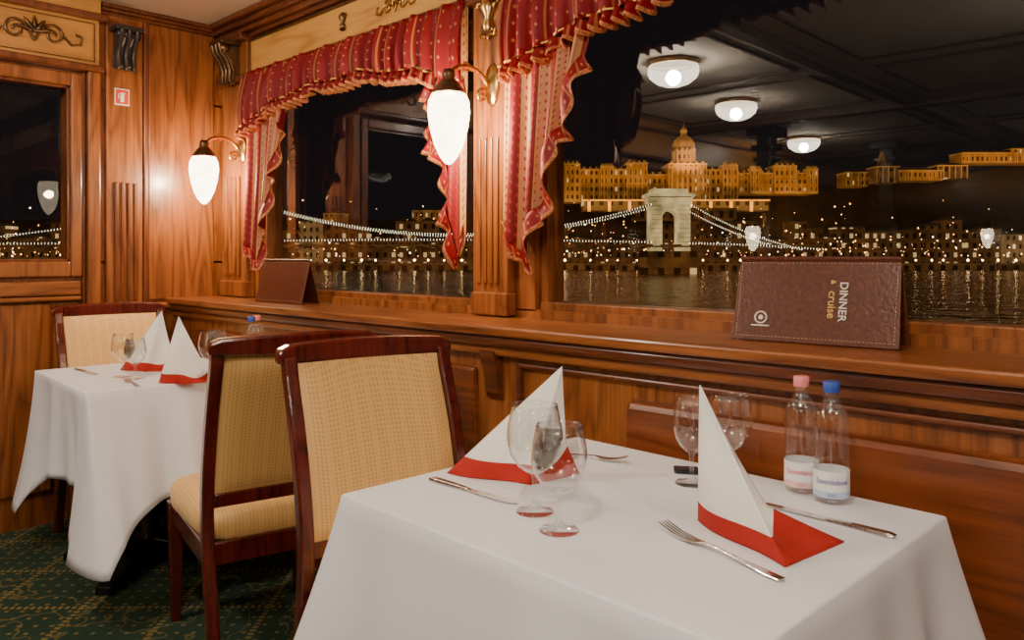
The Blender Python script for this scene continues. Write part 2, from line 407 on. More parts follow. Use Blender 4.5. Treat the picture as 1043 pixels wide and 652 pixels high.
scroll('brass_scroll_ornament',-1.3,YW-.025,2.21,0,.8,brass)
def drop(nm,x,y,z,s,mat):
    e=empty(nm,(x,y,z))
    lathe('bead',[(0,-.05*s),(.01*s,-.04*s),(.016*s,-.015*s),(.008*s,.0),(.02*s,.02*s),(.012*s,.045*s),(0,.055*s)],(0,0,0),mat,e,16)
    P=[]
    for sg in (-1,1):
        P.append(spiral(sg*.018*s,.03*s,.016*s,1.1,math.pi if sg<0 else 0,sg)); P.append(spiral(sg*.014*s,-.03*s,.012*s,1.0,math.pi if sg<0 else 0,-sg))
    tube('curls',P,.004*s,mat,e)
drop('brass_rosette',-2.86,YW-.028,2.215,.8,bronze)
drop('brass_rosette',-1.94,YW-.055,2.03,1.5,brass)
drop('brass_rosette',-1.94,YW-.055,2.21,1.0,brass)

e=empty('fire_extinguisher_sign',(XE+.021,1.40,1.98),math.pi/2)
box('plate',-.034,.034,-.003,0,-.04,.04,whitep,e,.002)
box('field',-.029,.029,-.0045,-.003,-.034,.034,redsign,e)
box('body',-.009,.009,-.006,-.0045,-.024,.010,whitep,e,.002)
box('valve',-.005,.012,-.006,-.0045,.012,.020,whitep,e)
tube('hose',[(-.004,-.006,.018),(-.016,-.006,.014),(-.018,-.006,-.010)],.0018,whitep,e)

e=empty('trim_12')
boxes('beams',[(XE,XR,y-.06,y+.06,ZC-.06,ZC+.01) for y in (-2.45,-5.2)]+[(x-.05,x+.05,YB,1.2,ZC-.05,ZC+.01) for x in (-2.0,.6)],ceilb,e,.01)
P=[]
for (x0,x1) in ((-3.8,-2.2),(-1.8,.4),(.8,2.4)):
    for (y0,y1) in ((-.9,.9),(-2.2,-1.1),(-3.7,-2.7),(-5.0,-3.9),(-6.4,-5.4)):
        w=.02; P+=[(x0,x1,y0,y0+w,ZC-.012,ZC+.01),(x0,x1,y1-w,y1,ZC-.012,ZC+.01),(x0,x0+w,y0,y1,ZC-.012,ZC+.01),(x1-w,x1,y0,y1,ZC-.012,ZC+.01)]
boxes('coffer_mouldings',P,ceilb,e)
def column(x,y):
    e=empty('wooden_column')
    box('shaft',x-.07,x+.07,y-.07,y+.07,0,ZC,blackw,e,.01)
    boxes('capital',[(x-.11,x+.11,y-.11,y+.11,2.2,2.25),(x-.09,x+.09,y-.09,y+.09,2.1,2.14),(x-.14,x+.14,y-.14,y+.14,2.33,ZC)],blackw,e,.01)
    boxes('base',[(x-.10,x+.10,y-.10,y+.10,0,.15)],blackw,e,.01)
column(-3.40,-2.9); column(-2.9,-4.6)
e=empty('window_7')
for i in range(3):
    x=-3.6+i*2.0
    boxes('frame_%d'%i,[(x,x+1.6,YB,YB+.03,1.0,1.05),(x,x+1.6,YB,YB+.03,2.05,2.1),(x,x+.05,YB,YB+.03,1.0,2.1),(x+1.55,x+1.6,YB,YB+.03,1.0,2.1)],wood_v,e)
    box('night_%d'%i,x+.05,x+1.55,YB,YB+.01,1.05,2.05,blackp,e)

# ---------------------------------------------------------------- lamps
def glow_mat(name,col,lo,hi,fac):
    m=bpy.data.materials.new(name); m.use_nodes=True; nt=m.node_tree; nt.nodes.clear()
    o=N(nt,'ShaderNodeOutputMaterial'); t=N(nt,'ShaderNodeBsdfTransparent'); em=N(nt,'ShaderNodeEmission'); mx=N(nt,'ShaderNodeMixShader')
    tc=N(nt,'ShaderNodeTexCoord'); n=N(nt,'ShaderNodeTexNoise'); n.inputs['Scale'].default_value=30; L(nt,tc.outputs['Object'],n.inputs['Vector'])
    em.inputs[0].default_value=(*col,1); L(nt,math_(nt,'ADD',math_(nt,'MULTIPLY',n.outputs[0],hi-lo),lo),em.inputs[1])
    mx.inputs[0].default_value=fac; L(nt,t.outputs[0],mx.inputs[1]); L(nt,em.outputs[0],mx.inputs[2]); L(nt,mx.outputs[0],o.inputs[0]); return m
lampglow=glow_mat('opal_glass_glow',(1,.86,.66),24,28,.5)
def ceil_lamp(x,y,power):
    e=empty('ceiling_lamp',(x,y,ZC))
    lathe('ring',[(.0,0),(.155,0),(.16,-.02),(.15,-.03),(.14,-.03)],(0,0,0),brass,e)
    lathe('opal_dome',[(.150,-.028),(.158,-.06),(.145,-.10),(.10,-.135),(.05,-.152),(0.001,-.157)],(0,0,0),lampglow,e)
    l=bpy.data.lights.new('light','POINT'); l.shadow_soft_size=.045; l.energy=power; l.color=(1,.86,.70)
    o=bpy.data.objects.new('light',l); COL.objects.link(o); o.parent=e; o.location=(0,0,-.102)
for x,y,p in ((-2.66,-.16,110),(-2.98,-1.54,48),(-3.4,-3.7,36),(-.25,-.15,148),(.9,-2.6,60),(-.9,-4.2,36),(1.4,.6,66)): ceil_lamp(x,y,p)

shadem=glow_mat('frosted_shade_glow',(1,.80,.54),8,20,.5)
def wall_lamp(x,y,rz=0,power=14,z=1.83):
    e=empty('wall_lamp',(x,y,z),rz)
    b=lathe('backplate',[(0.001,.0),(.035,.0),(.033,.008),(.022,.013),(.012,.022),(.001,.022)],(0,0,0),brass,e)
    b.rotation_euler=(math.pi/2,0,0); b.scale=(1,2.1,1)
    pts=[]
    for i in range(24):
        t=i/23; a=t*math.pi*1.15
        pts.append((0,-.02-.09*(1-math.cos(a)),-.03+.065*math.sin(a)+ .015*t))
    tube('arm',pts,.009,brass,e)
    tube('scroll',[(0,yy,zz) for yy,_,zz in spiral(-.05,-.045,.028,1.4,0,1)],.006,brass,e)
    tube('leaf_curl',[(0,yy,zz) for yy,_,zz in spiral(-.125,.045,.02,1.2,math.pi,1)],.005,brass,e)
    ly=-.20
    lathe('gallery',[(.001,.03),(.016,.03),(.022,.012),(.02,.0),(.038,-.02),(.055,-.045),(.058,-.05),(.052,-.05)],(0,ly,-.01),bronze,e)
    prof=[(.050,-.055),(.063,-.085),(.066,-.12),(.060,-.17),(.046,-.225),(.028,-.265),(.012,-.285),(.001,-.29)]
    V=[];F=[];sg=54
    for r,zz in prof:
        for i in range(sg):
            a=2*math.pi*i/sg; rr=r*(1+.06*math.cos(a*9)); V.append((rr*math.cos(a),ly+rr*math.sin(a),zz))
    for j in range(len(prof)-1):
        for i in range(sg):
            k=(i+1)%sg; F.append((j*sg+i,j*sg+k,(j+1)*sg+k,(j+1)*sg+i))
    obj('tulip_shade',V,F,shadem,e,True)
    l=bpy.data.lights.new('bulb','POINT'); l.energy=power; l.color=(1,.72,.42); l.shadow_soft_size=.03
    o=bpy.data.objects.new('bulb',l); COL.objects.link(o); o.parent=e; o.location=(0,ly,-.15)
wall_lamp(-1.925,YW-.045,0,36,1.80)
wall_lamp(-3.715,YW-.045,0,42,1.755)
wall_lamp(-3.40,-2.83,math.pi,3,1.55)
wall_lamp(-2.4,YB+.03,math.pi,4,1.6)

# ---------------------------------------------------------------- curtains
def valance(nm,x0,x1,par):
    w=x1-x0
    def zb(s): return 1.965-.13*abs(2*s-1)**2.2-.018*abs(math.sin(s*w*9))
    def fold(u): return math.sin(u*w*85+1.5*math.sin(u*17))
    def f(u,v):
        z=2.115+(zb(u)-2.115)*v
        y=1.860-.028*math.sin(v*2.4)+(.014+.012*v)*fold(u)+.008*math.sin(u*w*31)
        return (x0+w*u,y,z)
    grid('swag',f,int(w*280),10,fab_r,par,uvf=lambda u,v:(u*w*1.3,v*.2),solid=.002)
    def g(u,v):
        z=zb(u)-.05*v-.008*math.sin(u*w*140)*v
        y=1.838+(.012+.020*v)*math.sin(u*w*125+2*math.sin(u*23))
        return (x0+w*u,y,z+.008)
    grid('ruffle',g,int(w*300),4,[fab_r,fringe],par,uvf=lambda u,v:(u*w*1.3,v*.05),solid=.002,matfn=lambda u,v:1 if v>.75 else 0)
    def h(u,v): return (x0+w*u,1.833+.010*fold(u),zb(u)+.004+.006*v)
    grid('gold_braid',h,int(w*200),1,goldp,par,solid=.004)
def jabot(nm,xo,xi,par,ztip=1.19,tip=.25,ztop=1.98,zo=1.32):
    w=xi-xo; W=abs(w)
    def zb(s):
        if s<tip: return zo+(ztip-zo)*(s/tip)
        t=(s-tip)/(1-tip); return ztip+(ztop-.16-ztip)*(t**.8)+.035*math.sin(t*5*math.pi*1.0)*(1-t*.3)
    def f(u,v):
        z=2.11+(zb(u)-2.11)*v
        tw=.80+.20*(1-v)
        y=1.866-.02*v+.024*math.sin(u*W*62+.6)*(.4+.6*v)
        return (xo+w*u*tw,y,z)
    grid('jabot',f,80,26,fab_s,par,uvf=lambda u,v:(u*W*1.35,v*.9),solid=.002)
    def g(u,v):
        x,y,z=f(u,1)
        k=math.sin(u*60)
        return (x+(w/W)*(.026*v)+.008*k*v,y-.010+.016*k*v,z+.012-.05*v)
    grid('ruffle_edge',g,120,4,[fab_r,fringe],par,uvf=lambda u,v:(u,v*.05),solid=.002,matfn=lambda u,v:1 if v>.72 else 0)
c=empty('curtain'); valance('v',-3.68,-2.04,c); jabot('j',-3.64,-3.18,c,1.18,.42,1.98,1.30); jabot('j',-2.035,-2.28,c,1.20,.15)
c=empty('curtain'); valance('v',-1.85,-.10,c); jabot('j',-1.85,-1.42,c,1.18,.34); jabot('j',-.10,-.32,c,1.2,.3)

# ---------------------------------------------------------------- tables
def table(nm,cx,cy,sx,sy,rot,drop,cdrop,seed,flx=.05,fly=.05,cfl=.055,cp=1.8,cw=.22,fa=1.0):
    e=empty(nm,(cx,cy,0),math.radians(rot)); rnd=random.Random(seed)
    zt=.75; hx=sx/2; hy=sy/2; r=.009
    pts=[]
    def arc(cx_,cy_,a0):
        for i in range(7):
            a=a0+math.pi/2*i/6; pts.append((cx_+r*math.cos(a),cy_+r*math.sin(a),math.cos(a),math.sin(a),1.0))
    def line(p,q,n,nx,ny):
        Ln=math.hypot(q[0]-p[0],q[1]-p[1])
        for i in range(1,n):
            t=i/n; d=min(t,1-t)*Ln
            pts.append((p[0]+(q[0]-p[0])*t,p[1]+(q[1]-p[1])*t,nx,ny,max(0,1-d/cw)))
    n=60
    arc(hx-r,-hy+r,-math.pi/2); line((hx,-hy+r),(hx,hy-r),n,1,0)
    arc(hx-r,hy-r,0); line((hx-r,hy),(-hx+r,hy),n,0,1)
    arc(-hx+r,hy-r,math.pi/2); line((-hx,hy-r),(-hx,-hy+r),n,-1,0)
    arc(-hx+r,-hy+r,math.pi); line((-hx+r,-hy),(hx-r,-hy),n,0,-1)
    M=len(pts); K=16; V=[];F=[]
    ph=[rnd.uniform(0,6.28) for _ in range(4)]
    rings=[(-.007,0,0),(-.002,.0006,0),(0,.003,0)]
    V.append((0,0,zt))
    def inner(s): return [(p[0]*s,p[1]*s,zt) for p in pts]
    V+=inner(.5); V+=inner(.96)
    for off,dz,_ in rings: V+=[(p[0]+p[2]*off,p[1]+p[3]*off,zt-dz) for p in pts]
    for k in range(1,K+1):
        t=k/K
        for i,p in enumerate(pts):
            c=p[4]; s=i/M*2*math.pi
            fold=fa*(.014*math.sin(s*11+ph[0])+.010*math.sin(s*19+ph[1])+.008*math.sin(s*5+ph[2]))
            cc=c**2.2
            base=fold*t*(.3+.7*(1-cc))+cc*cfl*t+.05*cc*t*t
            if 0.12<c<.8: base-=.030*math.sin((c-.12)/.68*math.pi)*t*fa
            ox=flx*.6*t+base; oy=(fly*.6*t if p[3]<0 else .02*t)+base
            if p[3]>.3: oy=min(oy,.075)
            D=drop*t+cdrop*t*(c**cp)
            V.append((p[0]+p[2]*ox,p[1]+p[3]*oy,zt-.004-D))
    for i in range(M):
        k=(i+1)%M; F.append((0,1+i,1+k))
    R=2+3+K
    for j in range(R-1):
        for i in range(M):
            k=(i+1)%M; a=1+j*M; b=a+M; F.append((a+i,b+i,b+k,a+k))
    o=obj('tablecloth',V,F,cloth,e,True)
    s=o.modifiers.new('solid','SOLIDIFY'); s.thickness=.0012; s.offset=-1
    box('table_top',-hx+.02,hx-.02,-hy+.02,hy-.02,.715,.745,mahog,e,.004)
    lathe('pedestal',[(.03,.72),(.03,.12),(.06,.06)],(0,0,0),blackp,e)
    for a in range(4):
        an=math.pi/4+a*math.pi/2; c_,s_=math.cos(an),math.sin(an)
        loft('foot',[[(c_*r_-s_*.03,s_*r_+c_*.03,z0),(c_*r_+s_*.03,s_*r_-c_*.03,z0),(c_*r_+s_*.03,s_*r_-c_*.03,z1),(c_*r_-s_*.03,s_*r_+c_*.03,z1)] for r_,z0,z1 in ((.02,.02,.10),(.2,.015,.06),(.34,.0,.03))],blackp,e,bw=.004)
    return e
table('dining_table',-.860,1.20,.87,.70,-1.3,.50,.04,1,.14,.14,.07)
table('dining_table',-3.23,1.245,.74,.66,-3,.36,.20,5,.26,-.02,.03,2.4,.27,1.25)

# ---------------------------------------------------------------- chairs
def chair(x,y,rot):
    e=empty('dining_chair',(x,y,0),math.radians(rot))
    prof=[(-.29,.0),(-.235,.18),(-.185,.36),(-.165,.48),(-.180,.62),(-.222,.78),(-.295,.96)]
    def xc(z):
        for (a,b),(c,d) in zip(prof,prof[1:]):
            if z<=d: return a+(c-a)*(z-b)/(d-b)
        return prof[-1][0]
    zs=[i/22*.965 for i in range(23)]
    def xs_(z): return (xc(max(0,z-.05))+xc(z)+xc(min(.96,z+.05)))/3
    for n_,sy in (('back_post_1',-1),('back_post_2',1)):
        loft(n_,[[(xs_(z)-.019,sy*.215-.017,z),(xs_(z)+.019,sy*.215-.017,z),(xs_(z)+.019,sy*.215+.017,z),(xs_(z)-.019,sy*.215+.017,z)] for z in zs],mahog,e,bw=.006)
    rr=[]
    for i in range(17):
        t=i/16*2-1; yy=t*.243; xx=-.295-.028*(1-t*t); z0=.940+.006*abs(t); z1=.990+.010*(1-t*t)-(.010 if abs(t)>.95 else 0)
        rr.append([(xx-.021,yy,z0),(xx+.021,yy,z0),(xx+.019,yy,z1),(xx-.023,yy,z1)])
    loft('top_rail',rr,mahog,e,bw=.009)
    def side(sg):
        def f(u,v):
            yy=-.196+.392*u; z=.535+.412*v
            k=(1-(2*u-1)**8)*(1-(2*v-1)**8)
            return (xs_(z)-.022*(1-(2*u-1)**2)*v+sg*(.006+.016*k),yy,z)
        return f
    grid('back_pad_front',side(1),24,24,fab_c,e); grid('back_pad_rear',side(-1),24,24,fab_c,e)
    loft('lower_back_rail',[[(xs_(.52)-.014,yy,.50),(xs_(.52)+.014,yy,.50),(xs_(.52)+.014,yy,.54),(xs_(.52)-.014,yy,.54)] for yy in (-.20,.20)],mahog,e,bw=.004)
    V=[];F=[];n=48
    lev=[(.395,.96),(.405,1.0),(.44,1.01),(.465,.985),(.480,.90),(.489,.6),(.491,.02)]
    for z,s in lev:
        for i in range(n):
            a=2*math.pi*i/n; c_,s_=math.cos(a),math.sin(a); q=6
            m=(abs(c_)**q+abs(s_)**q)**(-1/q); px=c_*m; py=s_*m
            V.append((.085+px*.255*s,py*(.228+.012*px)*s,z))
    for j in range(len(lev)-1):
        for i in range(n):
            k=(i+1)%n; F.append((j*n+i,j*n+k,(j+1)*n+k,(j+1)*n+i))
    F.append(tuple(range((len(lev)-1)*n,len(lev)*n)))
    obj('seat_cushion',V,F,fab_c,e,True)
    boxes('apron',[(-.17,.325,-.225,-.205,.335,.40),(-.17,.325,.205,.225,.335,.40),(.305,.325,-.22,.22,.335,.40),(-.18,-.16,-.2,.2,.335,.40)],mahog,e,.004)
    for n_,sy in (('front_leg_1',-1),('front_leg_2',1)):
        loft(n_,[[(.308-w,sy*.208-w,z),(.308+w,sy*.208-w,z),(.308+w,sy*.208+w,z),(.308-w,sy*.208+w,z)] for z,w in ((0,.015),(.2,.019),(.40,.024))],mahog,e,bw=.004)
    return e
chair(-1.42,1.16,-11)
chair(-2.285,1.235,168)
chair(-3.545,1.285,-3)

# ---------------------------------------------------------------- tableware
def goblet(x,y,h,R,z=.7515):
    e=empty('wine_glass',(x,y,z))
    s=h/.19
    out=[(0.0,.0),(.034,.0),(.035,.002),(.030,.004),(.012,.008),(.0055,.014),(.0042,.03),(.0042,.055),(.006,.066),(.012,.070)]
    bowl=[(.35,.072),(.62,.082),(.86,.100),(.98,.120),(1.0,.135),(.95,.155),(.86,.175),(.80,.190)]
    outer=[(r*1.0,zz*s) for r,zz in out]+[(R*k,zz*s) for k,zz in bowl]
    inner=[(R*k-.0013,zz*s+(.0015 if i==0 else 0)) for i,(k,zz) in enumerate(bowl)][::-1]+[(.001,.0735*s)]
    lathe('glass',outer+inner,(0,0,0),crystal,e,40)
    return e
goblet(-.957,1.043,.194,.051); goblet(-.862,1.000,.178,.048)
goblet(-.849,1.396,.175,.038); goblet(-.800,1.465,.178,.044)
goblet(-3.17,1.12,.165,.043); goblet(-3.09,1.135,.150,.040)
goblet(-2.95,1.36,.17,.042); goblet(-3.02,1.42,.17,.04)

def bottle(x,y,cap,prn,pale,rot,z=.751):
    e=empty('water_bottle',(x,y,z),rot)
    pr=[(.001,.004),(.022,.0),(.030,.004),(.0315,.010),(.0305,.013),(.0305,.064),(.0315,.068)]
    for k in range(8):
        zz=.072+k*.010; pr+=[(.0318,zz),(.0298,zz+.005)]
    pr+=[(.0310,.154),(.0275,.168),(.021,.180),(.0145,.190),(.0125,.196),(.0125,.203),(.015,.204),(.015,.206),(.0125,.207),(.0125,.212)]
    lathe('body',pr,(0,0,0),pet,e,36)
    lathe('cap',[(.0145,.206),(.0150,.208),(.0150,.224),(.0135,.226),(.001,.226)],(0,0,0),cap,e,24)
    lathe('label',[(.0322,.014),(.0322,.063)],(0,0,0),lab,e,36)
    lathe('label_band',[(.0324,.014),(.0324,.026)],(0,0,0),pale,e,36)
    M=Matrix.Translation((0,-.0326,.044))@Matrix.Rotation(math.pi/2,4,'X')
    text_mesh('label_text','Szentlakosi',.0140,prn,M,e,.0001,.0323,fat=.0001)
    M=Matrix.Translation((0,-.0328,.020))@Matrix.Rotation(math.pi/2,4,'X')
    text_mesh('label_small','0,33 l',.007,prn,M,e,.0001,.0323)
    return e
r0=math.radians(24)
bottle(-.667,1.50,capp,labp,labgr,r0); bottle(-.598,1.475,capb,labb,labbl,r0)
bottle(-2.89,1.50,capb,labb,labbl,.8); bottle(-2.93,1.545,capp,labp,labgr,.8)

def lerp(a,b,t): return tuple(a[i]+(b[i]-a[i])*t for i in range(3))
def napkin(T,Lp,Mp,Pp,Rp,z=.7515):
    e=empty('folded_napkin')
    Lp=(*Lp,z); Mp=(*Mp,z); Rp=(*Rp,z)
    nrm=(Vector(Mp)-Vector(Lp)).cross(Vector((0,0,1))).normalized()
    zr=z+.034; hT=T[2]
    def vmap(v,v0): return v0*v/.2 if v<.2 else v0+(1-v0)*(v-.2)/.8
    v0=(zr-z)/(hT-z)
    def f1(u,v):
        v=vmap(v,v0)
        b=lerp(Lp,Mp,u); p=Vector(lerp(b,T,v)); p+=nrm*(.016*math.sin(u*math.pi)*math.sin(min(1,v*1.2+.1)*math.pi)+.006*math.sin(u*math.pi*2)*(1-v))
        return tuple(p)
    grid('front_sheet',f1,24,40,[napw,napr],e,solid=.0022,matfn=lambda u,v:1 if v<.2 else 0)
    def outer(v):
        a=lerp(Rp,Pp,v/.3) if v<.3 else lerp(Pp,T,(v-.3)/.7)
        q=lerp(lerp(Rp,Pp,v),lerp(Pp,T,v),v)
        return lerp(a,q,.3)
    def f2(u,v):
        vv=vmap(v,v0+.13*u)
        a=lerp(Mp,T,vv); b=outer(vv); p=lerp(a,b,u)
        dip=-.034*math.sin(u*math.pi)*math.sin(min(1,vv*1.6)*math.pi)
        return (p[0]-.3*abs(dip),p[1],max(z,p[2]+dip*.8))
    grid('rear_sheet',f2,16,40,[napw,napr],e,solid=.0022,matfn=lambda u,v:1 if v<.2 else 0)
napkin((-.717,1.205,.988),(-.721,1.207),(-.520,1.115),(-.628,1.235,.795),(-.498,1.280))
napkin((-1.10,1.285,.975),(-1.262,1.10),(-1.075,1.160),(-1.08,1.27,.82),(-1.055,1.29))
napkin((-2.90,1.22,.992),(-2.93,1.16),(-2.83,1.20),(-2.79,1.27,.80),(-2.80,1.34))
napkin((-3.28,1.31,.99),(-3.37,1.18),(-3.24,1.23),(-3.24,1.33,.82),(-3.18,1.36))

def fork(x0,y0,x1,y1,z=.7525):
    Ln=math.hypot(x1-x0,y1-y0); e=empty('fork',(x0,y0,z),math.atan2(y1-y0,x1-x0))
    prof=[(0,.008,0.001),(.02,.009,.001),(.06,.006,.003),(.10,.0035,.006),(.125,.004,.006),(.14,.011,.003),(.155,.0125,.002)]
    k=Ln/.205
    loft('handle',[[(a*k,-w,zz),(a*k,w,zz),(a*k,w*.8,zz+.0025),(a*k,-w*.8,zz+.0025)] for a,w,zz in prof],steel,e,bw=.0008)
    for i in range(4):
        yy=(-.0095+i*.0063)
        loft('tine_%d'%i,[[(a*k,yy-w,zz),(a*k,yy+w,zz),(a*k,yy+w,zz+.002),(a*k,yy-w,zz+.002)] for a,w,zz in ((.150,.0022,.002),(.175,.0019,.004),(.195,.0016,.009),(.205,.0008,.012))],steel,e)
def knife(x0,y0,x1,y1,z=.7518):
    Ln=math.hypot(x1-x0,y1-y0); e=empty('table_knife',(x0,y0,z),math.atan2(y1-y0,x1-x0)); k=Ln/.23
    loft('handle',[[(a*k,-w,0),(a*k,w,0),(a*k,w*.8,h),(a*k,-w*.8,h)] for a,w,h in ((0,.007,.004),(.01,.009,.006),(.06,.0075,.006),(.10,.006,.005),(.11,.006,.004))],steel,e,bw=.001)
    loft('blade',[[(a*k,-w0,.001),(a*k,w1,.001),(a*k,w1,.0025),(a*k,-w0,.0025)] for a,w0,w1 in ((.108,.005,.006),(.13,.009,.007),(.18,.010,.007),(.215,.008,.007),(.23,.0,.006))],steel,e)
knife(-1.25,1.045,-1.01,1.05); fork(-1.21,1.37,-1.035,1.435)
fork(-.500,1.062,-.74,1.125); knife(-.445,1.357,-.69,1.37)
knife(-3.52,1.06,-3.30,1.07); fork(-2.88,1.07,-3.07,1.09)
e=empty('smartphone',(-.905,1.465,.752),.6)
box('body',-.026,.026,-.02,.02,0,.006,blackp,e,.002); box('screen',-.023,.023,-.017,.017,.006,.0065,simple('phone_screen',(.02,.02,.025),.1,0,.02,20),e)

# ---------------------------------------------------------------- menu stands
def menu(x,y,rz,w,h,full=True):
    e=empty('leather_menu_stand',(x,y,1.0075),rz)
    hw=w/2; dy=.050
    def slab(nm,sgn):
        y0=sgn*dy; t=.005
        pts=[(-hw,y0,0),(hw,y0,0),(hw-.006,0,h),(-hw+.006,0,h)]
        V=pts+[(p[0],p[1]-sgn*t*1.0,p[2]) for p in pts]
        o=obj(nm,V,[(0,1,2,3),(7,6,5,4),(0,4,5,1),(1,5,6,2),(2,6,7,3),(3,7,4,0)],leather,e); bevel(o,.0022,3)
    slab('front_cover',-1); slab('back_cover',1)
    tube('spine',[(-hw+.008,0,h-.001),(hw-.008,0,h-.001)],.006,leather,e)
    upv=Vector((0,dy,h)).normalized(); nv=Vector((0,-h,dy)).normalized(); sl=math.hypot(dy,h)
    M=Matrix(((1,upv[0],nv[0],0),(0,upv[1],nv[1],-dy),(0,upv[2],nv[2],0),(0,0,0,1)))
    V=[];F=[]
    def st(a,b,horizontal):
        n=len(V); l,wd=.0035,.0007
        q=(l,wd) if horizontal else (wd,l)
        for cx,cy in ((-1,-1),(1,-1),(1,1),(-1,1)): V.append(tuple(M@Vector((a+cx*q[0]*.8,b+cy*q[1]*.8,.0006))))
        F.append((n,n+1,n+2,n+3))
    m=.012; k=int((w-2*m)/.009)
    for i in range(k+1):
        a=-hw+m+(w-2*m)*i/k; st(a,m,True); st(a,sl-m,True)
    k=int((sl-2*m)/.009)
    for i in range(1,k): st(-hw+m,m+(sl-2*m)*i/k,False); st(hw-m,m+(sl-2*m)*i/k,False)
    obj('stitching',V,F,stitch,e)
    if full:
        R=Matrix.Rotation(-math.pi/2,4,'Z')
        text_mesh('title_dinner','DINNER',.0255,whitep,M@Matrix.Translation((.067,sl*.50,.0012))@R,e,.0006,fat=.0001)
        text_mesh('title_amp','&',.016,goldp,M@Matrix.Translation((.043,sl*.72,.0012))@R,e,.0006)
        text_mesh('title_cruise','cruise',.027,goldp,M@Matrix.Translation((.043,sl*.46,.0012))@R,e,.0006,fat=.0001)
        cx,cy=-.122,sl*.28
        ring=[tuple(M@Vector((cx+.014*math.cos(a*math.pi/12),cy+.014*math.sin(a*math.pi/12),.001))) for a in range(25)]
        bars=[[tuple(M@Vector((cx-.022,cy-.020,.001))),tuple(M@Vector((cx+.022,cy-.020,.001)))]]
        tube('emblem',[ring]+bars,.0018,whitep,e)
        dt=lathe('emblem_dot',[(.001,.0015),(.006,.0015),(.006,.0),],(0,0,0),whitep,e,16); dt.matrix_local=M@Matrix.Translation((cx,cy,0))
    return e
menu(-.783,1.845,math.radians(5),.385,.20)
menu(-3.16,1.81,math.radians(4),.36,.19,False)

# ---------------------------------------------------------------- exterior
FWD=Vector((-math.sin(TH),math.cos(TH),0))
def glow_stone(name,col,st,wx=0,wz=0,base=(.05,.04,.03),litwin=0):
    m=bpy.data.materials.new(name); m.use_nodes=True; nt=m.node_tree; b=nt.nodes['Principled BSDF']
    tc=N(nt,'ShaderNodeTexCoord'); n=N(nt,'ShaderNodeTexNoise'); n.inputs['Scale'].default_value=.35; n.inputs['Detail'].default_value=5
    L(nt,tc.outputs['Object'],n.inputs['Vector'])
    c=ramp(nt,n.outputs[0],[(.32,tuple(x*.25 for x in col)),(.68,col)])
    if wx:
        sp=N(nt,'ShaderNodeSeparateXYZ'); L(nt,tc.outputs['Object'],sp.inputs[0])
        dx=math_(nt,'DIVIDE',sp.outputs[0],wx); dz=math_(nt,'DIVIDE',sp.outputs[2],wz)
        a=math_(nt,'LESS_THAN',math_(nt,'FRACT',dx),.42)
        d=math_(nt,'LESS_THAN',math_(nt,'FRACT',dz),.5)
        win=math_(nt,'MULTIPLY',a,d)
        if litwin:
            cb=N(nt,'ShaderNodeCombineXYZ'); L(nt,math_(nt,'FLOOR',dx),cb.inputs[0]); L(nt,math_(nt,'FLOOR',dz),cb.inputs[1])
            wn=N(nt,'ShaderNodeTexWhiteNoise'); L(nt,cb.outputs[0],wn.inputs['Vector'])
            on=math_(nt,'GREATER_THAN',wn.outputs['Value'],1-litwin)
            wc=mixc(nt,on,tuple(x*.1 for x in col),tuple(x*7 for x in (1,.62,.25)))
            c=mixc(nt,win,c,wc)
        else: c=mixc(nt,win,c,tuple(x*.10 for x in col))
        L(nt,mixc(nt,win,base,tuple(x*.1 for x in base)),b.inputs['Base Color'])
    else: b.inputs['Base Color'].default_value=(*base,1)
    L(nt,c,b.inputs['Emission Color']); b.inputs['Emission Strength'].default_value=st  # emission paints the night lighting into the surface, besides any floodlight lamps
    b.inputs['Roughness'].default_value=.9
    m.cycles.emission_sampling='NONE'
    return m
BS=(.55,.33,.12)
st_castle=glow_stone('floodlit_glow_castle_stone',(1,.40,.07),.12,1.25,2.1,BS,.16)
st_trim=glow_stone('castle_cornice_stone',(1,.45,.10),.26,0,0,BS)
st_dome=glow_stone('floodlit_glow_dome',(1,.38,.08),.30,0,0,BS)
st_roof=glow_stone('castle_roof_copper',(.35,.20,.07),.06,0,0,(.05,.055,.04))
st_low=glow_stone('dim_terrace_stone',(1,.38,.08),.12,2.4,3.2,(.05,.04,.03),.08)
st_tower=glow_stone('glow_bridge_stone',(1,.72,.30),.95)  # tower floodlighting is painted as emission; no lamp lights the bridge
st_dark=glow_stone('night_hillside',(.16,.07,.02),.07)  # faint emission paints a night glow onto the unlit slope
bulb=emis('bridge_bulb_glow',(1,.86,.56),6,False)
cityw=emis('city_light_warm',(1,.46,.13),6,False); cityc=emis('city_light_white',(1,.78,.48),8,False); cityr=emis('city_light_red',(1,.15,.08),5,False)
quaym=emis('quay_lamp_glow',(1,.62,.26),20,False)
cab=simple('cable_dark',(.05,.05,.05),.6,0,.1,10)

